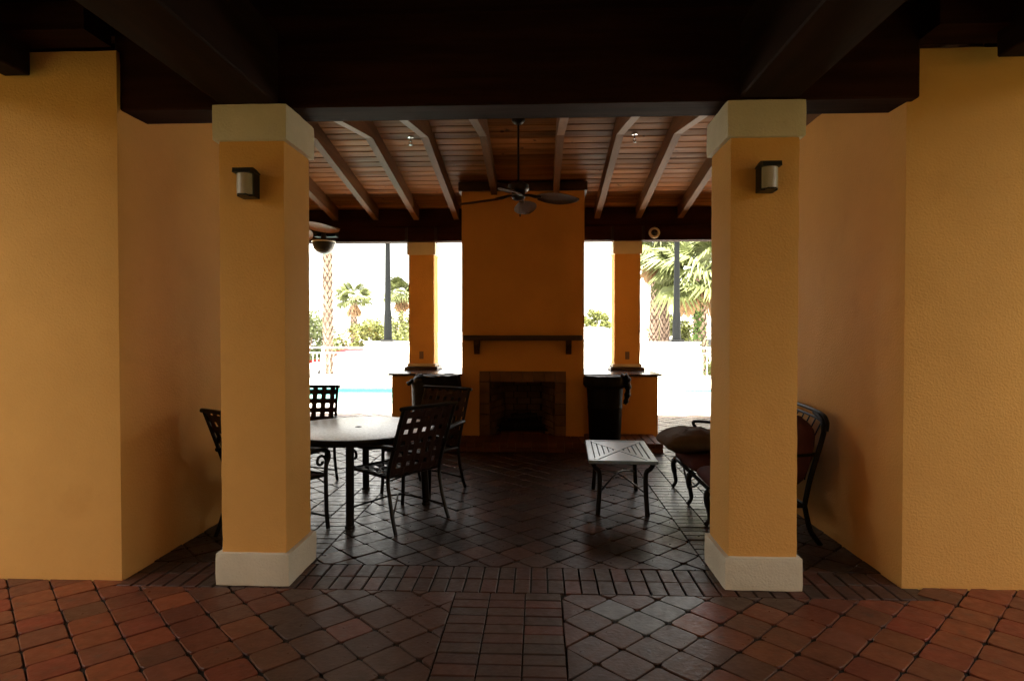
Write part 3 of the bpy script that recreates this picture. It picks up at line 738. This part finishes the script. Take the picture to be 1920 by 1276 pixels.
bin_('tall black bin with a smooth liner, bag tail hanging at its side', .898, 8.28, 1, 0)
bin_('black bin with a bulging bag draped over its rim, behind the chairs', -1.37, 8.30, -1, 1)

# ================================================================== FIXTURES
def wall_lamp(label, x, y, z):
    t = thing('wall_lamp', label, 'wall lamp', (x, y, z), group='lamps on the front columns')
    h = .0575; t.scale = (.9, .9, .9)
    MB().box(-h, h, -.10, -.001, 0, .165, .004).build('housing', 'lamp_black', t)
    pr = [(-.001, .168), (-.12, .185), (-.17, .172), (-.175, .145), (-.105, .145), (-.001, .1655)]
    pr = [(-.001, .1655), (-.001, .172), (-.06, .188), (-.11, .192), (-.150, .182), (-.156, .150), (-.102, .150), (-.102, .1655)]
    n = len(pr)
    MB().add([(xx, a, b) for xx in (-h - .004, h + .004) for a, b in pr], [tuple(range(n)), tuple(range(2 * n - 1, n - 1, -1))] + [(i, i + n, (i + 1) % n + n, (i + 1) % n) for i in range(n)]).build('hood', 'lamp_black', t)
    gl = MB(); ring = [(-.052, -.101)] + [(-.052 * math.cos(a), -.101 - .048 * math.sin(a)) for a in [math.pi * i / 12 for i in range(13)]] + [(.052, -.101)]
    n = len(ring)
    for j in range(1): gl.add([(a, b, z_) for z_ in (.012, .149) for a, b in ring], [tuple(range(n)), tuple(range(2 * n - 1, n - 1, -1))] + [(i, i + n, (i + 1) % n + n, (i + 1) % n) for i in range(n)])
    gl.build('diffuser', 'lamp_glass', t, True)
    MB().box(-.03, .03, -.15, -.1005, .0, .011, .002).build('bottom_clip', 'lamp_black', t)
wall_lamp('black wall lamp with frosted glass on the column by the round table', -1.787, CL[1] - .209, 2.415)
wall_lamp('black wall lamp with frosted glass on the column by the sofa', 1.375, CR[1] - .209, 2.435)

def fan(label, x, y, ztop, zhub, a0, mat, droop=5):
    t = thing('ceiling_fan', label, 'ceiling fan', (x, y, zhub))
    H = ztop - zhub
    MB().lathe([(.0, H), (.075, H - .001), (.075, H - .02), (.05, H - .05), (.018, H - .065)], n=20).build('canopy', 'fan_metal', t, True)
    MB().tube([(0, 0, H - .05), (0, 0, .12)], .012, 8).build('downrod', 'fan_metal', t, True)
    MB().lathe([(.02, .16), (.06, .15), (.115, .12), (.12, .07), (.10, .04), (.075, .03), (.075, -.03), (.05, -.05), (.0, -.055)], n=24).build('motor', 'fan_metal', t, True)
    MB().tube([(.02, -.02, -.05), (.02, -.02, -.20)], .002, 5).build('pull_chain', 'fan_metal', t)
    MB().lathe([(.0, -.24), (.008, -.235), (.009, -.215), (.0, -.20)], (.02, -.02), 8).build('chain_fob', 'fan_metal', t, True)
    bl = MB(); L = .47; N = 14; M = 8
    for i in range(N + 1):
        u = i / N; wd = .135 * (math.sin(math.pi * min(1, u * .93 + .07)) ** .6) * (1 if u < .5 else 1 - .12 * (u - .5))
        for j in range(M + 1):
            v = -1 + 2 * j / M; r = .02 + u * L
            bl.v.append((r, v * wd, -.02 * v * v + .006 * abs(math.sin(v * math.pi * 3.5)) * (1 - u * .4)))
    for i in range(N):
        for j in range(M): a = i * (M + 1) + j; bl.f.append((a, a + M + 1, a + M + 2, a + 1))
    k = len(bl.v); top = [(v[0], v[1], v[2] + .006) for v in bl.v]; fs = [tuple(i + k for i in f[::-1]) for f in bl.f]
    bl.v += top; bl.f += fs
    bme = bl.mesh('blade', mat, True)
    arm = MB().tube([(.06, 0, .0), (.12, 0, .0), (.19, 0, -.018), (.26, 0, -.026)], [.014, .016, .02, .014], 6, flat=1.8).mesh('blade_arm', 'fan_metal', True)
    for q in range(4):
        a = R(a0 + 90 * q)
        put('blade_arm', arm, t, (0, 0, -.0), a)
        M3 = Matrix.Rotation(a, 3, 'Z') @ Matrix.Rotation(R(droop), 3, 'Y') @ Matrix.Rotation(R(-15), 3, 'X')
        put('blade', bme, t, Matrix.Rotation(a, 3, 'Z') @ Vector((.19, 0, -.02)), rot=M3.to_euler())
    return t
fan('dark ceiling fan with leaf shaped blades hanging in front of the chimney', -.227, RY, RZ - .01, 3.10, -9, 'rattan_dark')
fan('ceiling fan with only one pale blade tip showing beside the column', -2.90, RY - .0, RZ - .01, 2.83, -4, 'rattan', 9)
for x, lb in ((-1.52, 'small brass sprinkler head in the ceiling on the dining table side'), (1.12, 'small brass sprinkler head in the ceiling on the sofa side')):
    t = thing('sprinkler', lb, 'sprinkler', (x, 7.2, ceil_z(7.2) - .07), group='ceiling sprinklers')
    MB().lathe([(.035, .071), (.035, .062), (.01, .058), (.01, .02), (.014, .015)], n=14).build('escutcheon', 'chrome', t, True)
    MB().tube([(-.014, 0, .02), (-.016, 0, .0), (0, 0, -.02), (.016, 0, 0), (.014, 0, .02)], .004, 6).build('yoke', 'lamp_black', t, True)
    MB().lathe([(.022, -.024), (.022, -.021), (.0, -.02)], n=14).build('deflector', 'chrome', t, True)
t = thing('round_spotlight', 'small round fixture with pale ring on the rear beam', 'spotlight', (1.765, 9.419, 3.09))
rot = Matrix.Rotation(R(90), 4, 'X')
def ylathe(prof, n=24):
    m = MB().lathe(prof, n=n); m.v = [(v[0], -v[2], v[1]) for v in m.v]; return m
ylathe([(.085, 0), (.082, .03), (.072, .04), (.058, .042), (.055, .03)], 26).build('ring', 'white_ring', t, True)
ylathe([(.054, .015), (.05, .035), (.03, .05), (.0, .054)], 20).build('lens', 'lens', t, True)
t = thing('dome_fixture', 'black dome shaped fixture hanging under the rear beam beside the column', 'dome fixture', (-3.29, 9.2, 2.96))
MB().box(-.17, .17, .02, .215, .08, .16, .01).build('bracket', 'post', t)
MB().lathe([(.03, .12), (.05, .03), (.175, .02), (.178, .0)], n=24).build('shade_cap', 'lamp_black', t, True)
MB().lathe([(.178, .001), (.18, -.008), (.172, -.014)], n=30).build('trim_ring', 'white_ring', t, True)
MB().lathe([(.17, -.0145), (.168, -.05), (.15, -.11), (.11, -.16), (.055, -.19), (0, -.198)], n=30).build('dome', 'lamp_black', t, True)

# ================================================================== BEYOND THE PAVILION
# low white planter wall with lamp posts
pw = thing('planter_wall', 'low white wall with coping at the far side of the pool', 'wall', (0, 20, 0))
MB().box(-5.75, 5.2, 19.9, 20.25, -.02, 1.17, .02).build('wall_body', 'white_wall', pw, world=True)
MB().box(-5.8, 5.25, 19.85, 20.3, 1.172, 1.225, .015).build('coping', 'white_wall', pw, world=True)
def lamp_post(label, x, y, z):
    t = thing('lamp_post', label, 'lamp post', (x, y, z), group='lamp posts on the planter wall')
    MB().box(-.21, .21, -.2, .2, 0, .07, .01).build('base_plate', 'post', t)
    MB().lathe([(.14, .07), (.135, .3), (.125, .9), (.105, 1.0), (.095, 2.), (.065, 5.6)], n=16).build('pole', 'post', t, True)
    MB().tube([(0, 0, 5.5), (0, -.3, 5.75), (0, -.7, 5.8)], .04, 8).build('bracket_arm', 'post', t, True)
    MB().lathe([(.05, 5.85), (.24, 5.72), (.26, 5.66), (0, 5.64)], (0, -.75), 18).build('lamp_head', 'post', t, True)
lamp_post('tall grey lamp post rising left of the slim column by the palms', -5.02, 20.07, 1.226)
lamp_post('tall grey lamp post in front of the big fan palms', 4.50, 20.07, 1.226)
def railing(label, x0, x1, y, z0, h):
    t = thing('railing', label, 'railing', ((x0 + x1) / 2, y, z0))
    MB().box(x0, x1, y - .03, y + .03, h - .05, h, .008).build('top_rail', 'rail', t, world=True)
    MB().box(x0, x1, y - .02, y + .02, h - .22, h - .18).build('upper_rail', 'rail', t, world=True)
    MB().box(x0, x1, y - .02, y + .02, .08, .12).build('lower_rail', 'rail', t, world=True)
    n = int((x1 - x0) / 1.5) + 1
    for i in range(n + 1): x = lerp(x0, x1, i / n); MB().box(x - .035, x + .035, y - .036, y + .036, 0, h + .03, .006).build('post', 'rail', t, world=True)
    pk = MB().box(-.009, .009, -.009, .009, .12, h - .22).mesh('picket', 'rail'); m = int((x1 - x0) / .14)
    for i in range(m): put('picket', pk, t, Vector((x0 + (i + .5) * (x1 - x0) / m, y, 0)) - Vector(t.location))
railing('pale metal railing in front of the parked cars', -11.5, -5.8, 20.1, 0, 1.05)
railing('pale metal railing beside the vine covered palm', 5.28, 9.0, 20.1, 0, 1.05)

# palms
def fan_leaf(L, seg, seed, drop):
    rn = random.Random(seed); mb = MB(); k = seg
    stem = .9 * L
    mb.tube([(0, 0, 0), (stem * .5, 0, .06 * L), (stem, 0, 0)], [.016, .012, .008], 5)
    for i in range(k):
        a = -2.1 + 4.2 * i / (k - 1); ln = L * (.72 + .3 * math.cos(a * .62)) * rn.uniform(.9, 1.05); da = 4.2 / k * .52
        z1 = -.10 * abs(a) * L; c = (stem, 0, 0)
        def q(r, aa, zz): return (stem + r * math.cos(aa), r * math.sin(aa), zz)
        m1 = .55 * ln
        p0, p1, p2 = q(m1, a - da, z1 * .5 - .02), q(m1, a + da, z1 * .5 - .02), q(m1, a, z1 * .5 + .03)
        tipz = z1 - drop * L * rn.uniform(.6, 1.2); tr = ln * rn.uniform(.9, 1.0)
        t_ = q(tr, a + rn.uniform(-.05, .05), tipz)
        mb.add([c, p0, p2, p1, t_], [(0, 1, 2), (0, 2, 3), (1, 4, 2), (2, 4, 3)])
    return mb.mesh('frond', 'frond')
FL = [fan_leaf(1., 22, s, .28 + .12 * s) for s in range(3)]
SKL = [None]
def skirt_leaf():
    rn = random.Random(5); mb = MB()
    for i in range(16):
        a = rn.uniform(-.5, .5); ln = rn.uniform(.5, 1.0)
        mb.add([(.05, -.02 + a * .1, 0), (.05, .02 + a * .1, 0), (ln, a * .7 * ln + .02, rn.uniform(-.1, .1)), (ln, a * .7 * ln, rn.uniform(-.1, .1))], [(0, 1, 2, 3)])
    me = mb.mesh('dead_frond', 'skirt'); return me
SK = skirt_leaf()
def palm(label, x, y, z0, zc, r, L, nf, seed, lean=0., vine=False, nskirt=10, thick_top=1.0, drape=.4):
    rn = random.Random(seed); t = thing('fan_palm', label, 'palm tree', (x, y, z0), group='fan palms beyond the pool'); h = zc - z0
    n = 18
    path = [(lean * (i / n) ** 2, .0, h * i / n) for i in range(n + 1)]
    MB().tube(path, [r * (1.25 if i < 2 else 1.0 + .06 * math.sin(i * 2.3)) * lerp(1, thick_top, i / n) for i in range(n + 1)], 12).build('trunk', 'trunk', t, True)
    bt = MB(); rows = int(h / .16)
    for i in range(rows):
        zz = (i + .5) * h / rows; f = zz / h
        for j in range(7):
            a = 2 * math.pi * (j + (.5 if i % 2 else 0)) / 7 + rn.uniform(-.1, .1); rr = r * lerp(1, thick_top, f) * .97; cx = lean * f * f
            d = Vector((math.cos(a), math.sin(a), 0)); s_ = Vector((-d.y, d.x, 0)); c = Vector((cx, 0, zz)) + d * rr
            wv_ = r * .36
            bt.add([c - s_ * wv_, c + s_ * wv_, c + d * r * .28 + Vector((0, 0, .17)) + s_ * wv_ * .35, c + d * r * .28 + Vector((0, 0, .17)) - s_ * wv_ * .35, c - Vector((0, 0, .08))], [(0, 4, 1), (0, 1, 2, 3)])
    b = bt.build('leaf_bases', 'boot', t); b['kind'] = 'stuff'
    for k in range(nf):
        a = rn.uniform(0, 2 * math.pi) if k > 11 else 2 * math.pi * k / 12; el = rn.uniform(-drape, 1.25) if k > 11 else rn.uniform(-drape, .35)
        s = L * rn.uniform(.85, 1.1) * .55
        M3 = Matrix.Rotation(a, 3, 'Z') @ Matrix.Rotation(-el, 3, 'Y') @ Matrix.Rotation(rn.uniform(-.5, .5), 3, 'X')
        put('frond', rn.choice(FL), t, (lean, 0, h), rot=M3.to_euler(), sc=(s, s, s))
    for k in range(nskirt):
        a = rn.uniform(0, 6.283); M3 = Matrix.Rotation(a, 3, 'Z') @ Matrix.Rotation(rn.uniform(1.0, 1.45), 3, 'Y')
        put('dead_frond', SK, t, (lean, 0, h - rn.uniform(.0, .25)), rot=M3.to_euler(), sc=(L * .7,) * 3)
    if vine:
        vm = MB()
        for i in range(900):
            zz = rn.uniform(0, h * .93); a = rn.gauss(-2.2, .45); rr = r * 1.12 + rn.uniform(0, .09)
            c = Vector((rr * math.cos(a), rr * math.sin(a), zz)); u = Vector((rn.gauss(0, 1), rn.gauss(0, 1), rn.gauss(0, 1))).normalized() * .05; v = u.cross(Vector((rn.gauss(0, 1), rn.gauss(0, 1), 1))).normalized() * .035
            vm.quad(c - u, c - v, c + u, c + v)
        o = vm.build('vine', 'vine', t); o['kind'] = 'stuff'
    return t
palm('tall palm trunk with crosshatched bark beneath the black dome', -7.55, 21.5, -.76, 7.6, .165, 2.0, 30, 1)
palm('short fan palm with round crown between the trunk and lamp post', -12.6, 41, -.76, 3.75, .22, 1.6, 24, 2)
palm('slim fan palm partly hidden by the column next to the bagged bin', -11.6, 51, -.76, 4.6, .17, 1.9, 28, 3, nskirt=22)
palm('big fan palm with green vine on its trunk behind the lamp post', 6.15, 23.5, -.76, 3.75, .24, 2.3, 34, 4, vine=True, nskirt=16, drape=.55)
palm('fan palm with shaggy brown skirt next to the slim column', 4.75, 25.5, -.76, 5.0, .19, 1.9, 26, 5, lean=.2, nskirt=44, drape=.3)
palm('second shaggy palm trunk just right of the slim column', 5.45, 26.5, -.76, 5.3, .19, 1.9, 24, 6, lean=-.15, nskirt=40, drape=.3)
#palm('low fan palm at the edge of the opening next to the column', -9.9, 26, -.76, 2.2, .2, 2.0, 30, 8)

# shrubs and trees
def shrub(name, label, cat, x, y, z0, h, rx_, seed, mat, n=1500, leaf=.09, group=None, trunk=.25):
    rn = random.Random(seed); t = thing(name, label, cat, (x, y, z0), group=group)
    tr = MB()
    for k in range(4):
        a = rn.uniform(0, 6.28); tr.tube([(0, 0, 0), (.1 * rx_ * math.cos(a), .1 * rx_ * math.sin(a), h * trunk), (.5 * rx_ * math.cos(a), .5 * rx_ * math.sin(a), h * .62)], [.05 * h * .4, .035 * h * .4, .012], 6)
    tr.build('trunk', 'bark', t, True)['kind'] = 'stuff'
    cl = []
    for k in range(16):
        a = rn.uniform(0, 6.28); rr = rx_ * math.sqrt(rn.random()) * .72; zz = rn.uniform(h * trunk + .1, h * .86); cl.append((rr * math.cos(a), rr * math.sin(a), zz, rn.uniform(.2, .36) * min(rx_, h)))
    mb = MB()
    for i in range(n):
        c = rn.choice(cl); d = Vector((rn.gauss(0, 1), rn.gauss(0, 1), rn.gauss(0, 1))).normalized() * c[3] * rn.uniform(.55, 1.08)
        p = Vector(c[:3]) + d; u = Vector((rn.gauss(0, 1), rn.gauss(0, 1), rn.gauss(0, .6))).normalized() * leaf * rn.uniform(.7, 1.3); v = u.cross(Vector((rn.gauss(0, 1), rn.gauss(0, 1), rn.gauss(0, 1)))).normalized() * leaf * .55
        mb.quad(p - u, p - v, p + u, p + v)
    mb.build('crown', mat, t)['kind'] = 'stuff'
    return t
shrub('shrub', 'yellow green bush behind the railing at the foot of the short palm', 'bush', -9.9, 33, -.76, 3.0, 1.8, 11, 'leaf', 2400, .11)
shrub('shrub', 'yellow green bush between the short palm and the lamp post', 'bush', -11.2, 42, -.76, 3.2, 2.4, 12, 'leaf', 2200, .13)
shrub('shrub', 'dark leafy bush at the window edge beside the tall palm trunk', 'bush', -11.6, 30, -.76, 3.4, 1.9, 13, 'leaf_dark', 2000, .12)
shrub('shrub', 'loose yellowish bush low behind the lamp post', 'bush', -10.6, 48, -.76, 4.3, 2.0, 14, 'leaf', 1600, .13)
shrub('broadleaf_tree', 'small round tree above the white roof beside the chimney', 'tree', 7.0, 74, -.76, 5.3, 2.1, 15, 'leaf', 3600, .15, trunk=.3)
shrub('shrub', 'olive bush showing between the palm trunks and the lamp post', 'bush', 6.3, 30, -.76, 3.3, 1.5, 16, 'leaf', 3000, .11)
shrub('shrub', 'low bright bush behind the railing near the vine covered palm', 'bush', 7.6, 27, -.76, 2.0, 1.1, 17, 'leaf', 1500, .09)
shrub('broadleaf_tree', 'hazy tree top over the vine covered palm', 'tree', 10.6, 34, -.76, 7.4, 2.6, 18, 'leaf_dark', 3000, .14, trunk=.5)

# parked cars in the lower lot, house beyond
def car(label, x, y, rz, mat):
    t = thing('parked_car', label, 'car', (x, y, -.758), rz, group='cars in the lot behind the railing')
    prof = [(-2.15, .35), (-2.2, .62), (-2.1, .86), (-1.25, .93), (-.55, 1.38), (.75, 1.43), (1.55, 1.0), (2.12, .92), (2.2, .55), (2.12, .3)]
    n = len(prof); W = .86
    def ring(s, k): return [(a, s * W * (k if b > .95 else 1), b) for a, b in prof]
    MB().add(ring(-1, .8) + ring(1, .8), [tuple(range(n)), tuple(range(2 * n - 1, n - 1, -1))] + [(i, i + n, (i + 1) % n + n, (i + 1) % n) for i in range(n)]).build('body', mat, t)
    for s in (-1, 1):
        for q in ([(-.95, 1.0), (-.48, 1.33), (.05, 1.36), (.05, 1.0)], [(.12, 1.0), (.12, 1.36), (.7, 1.36), (1.25, 1.0)]):
            vs = [(a, s * (W * .8 + .012 + (1.36 - b) * .14), b) for a, b in q]
            MB().add(vs + [(v[0], v[1] - s * .02, v[2]) for v in vs], [(0, 1, 2, 3) if s < 0 else (3, 2, 1, 0)] + [(i, (i + 1) % 4, (i + 1) % 4 + 4, i + 4) for i in range(4)]).build('window', 'car_glass', t)
        for wx in (-1.35, 1.35):
            m = MB().lathe([(.16, -.11), (.31, -.11), (.33, -.08), (.33, .08), (.31, .11), (.16, .11)], n=22); m.v = [(v[0] + wx, v[2] + s * .80, v[1] + .33) for v in m.v]
            wl = m.build('wheel', 'tyre', t, True)
            m = MB().lathe([(0, .0), (.17, .0), (.19, .02)], n=16, cap1=False); m.v = [(v[0] + wx, s * (.912 - v[2] * .4), v[1] + .33) for v in m.v]; m.build('rim', 'chrome', wl, True)
    for a, b, c, d in ((-1.2, .96, -.6, 1.35), (1.5, 1.02, .82, 1.4)):
        MB().add([(a, -.6, b + .03), (a, .6, b + .03), (c, .55, d + .02), (c, -.55, d + .02)], [(0, 1, 2, 3)]).build('windscreen', 'car_glass', t)
car('white parked car behind the railing, closest to the lamp post', -8.3, 27.5, R(8), 'car_white')
car('red parked car behind the railing, next to the white one', -9.6, 31, R(-4), 'car_red')
hs_ = thing('house', 'white house with a pale hipped roof low behind the chimney', 'house', (5.2, 58, -.76))
MB().box(1.5, 9.6, 58, 66, -.76, .75).build('wall', 'house_wall', hs_, world=True)
MB().add([(1.1, 57.6, .752), (10, 57.6, .752), (10, 66.4, .752), (1.1, 66.4, .752), (4.2, 61.5, 1.95), (6.4, 61.5, 1.95)], [(3, 2, 1, 0), (0, 1, 5, 4), (2, 3, 4, 5), (1, 2, 5), (3, 0, 4)]).build('roof', 'white_wall', hs_, world=True)
for x in (2.4, 4.6, 6.8): 
    wn = MB().box(x, x + 1.0, 57.94, 57.995, -.35, .5).build('window', 'car_glass', hs_, world=True)
h2 = thing('house', 'pale two storey house far behind the vine covered palm', 'house', (20, 62, -.76))
MB().box(15.5, 25, 62, 70, -.76, 1.2).build('wall', 'house_wall', h2, world=True)
MB().add([(15, 61.6, 1.202), (25.5, 61.6, 1.202), (25.5, 70.4, 1.202), (15, 70.4, 1.202), (18, 66, 2.0), (22.5, 66, 2.0)], [(3, 2, 1, 0), (0, 1, 5, 4), (2, 3, 4, 5), (1, 2, 5), (3, 0, 4)]).build('roof', 'roof_tile', h2, world=True)
for x in (16.3, 18.4, 20.8): MB().box(x, x + 1.1, 61.94, 61.995, -.1, .7).build('window', 'car_glass', h2, world=True)
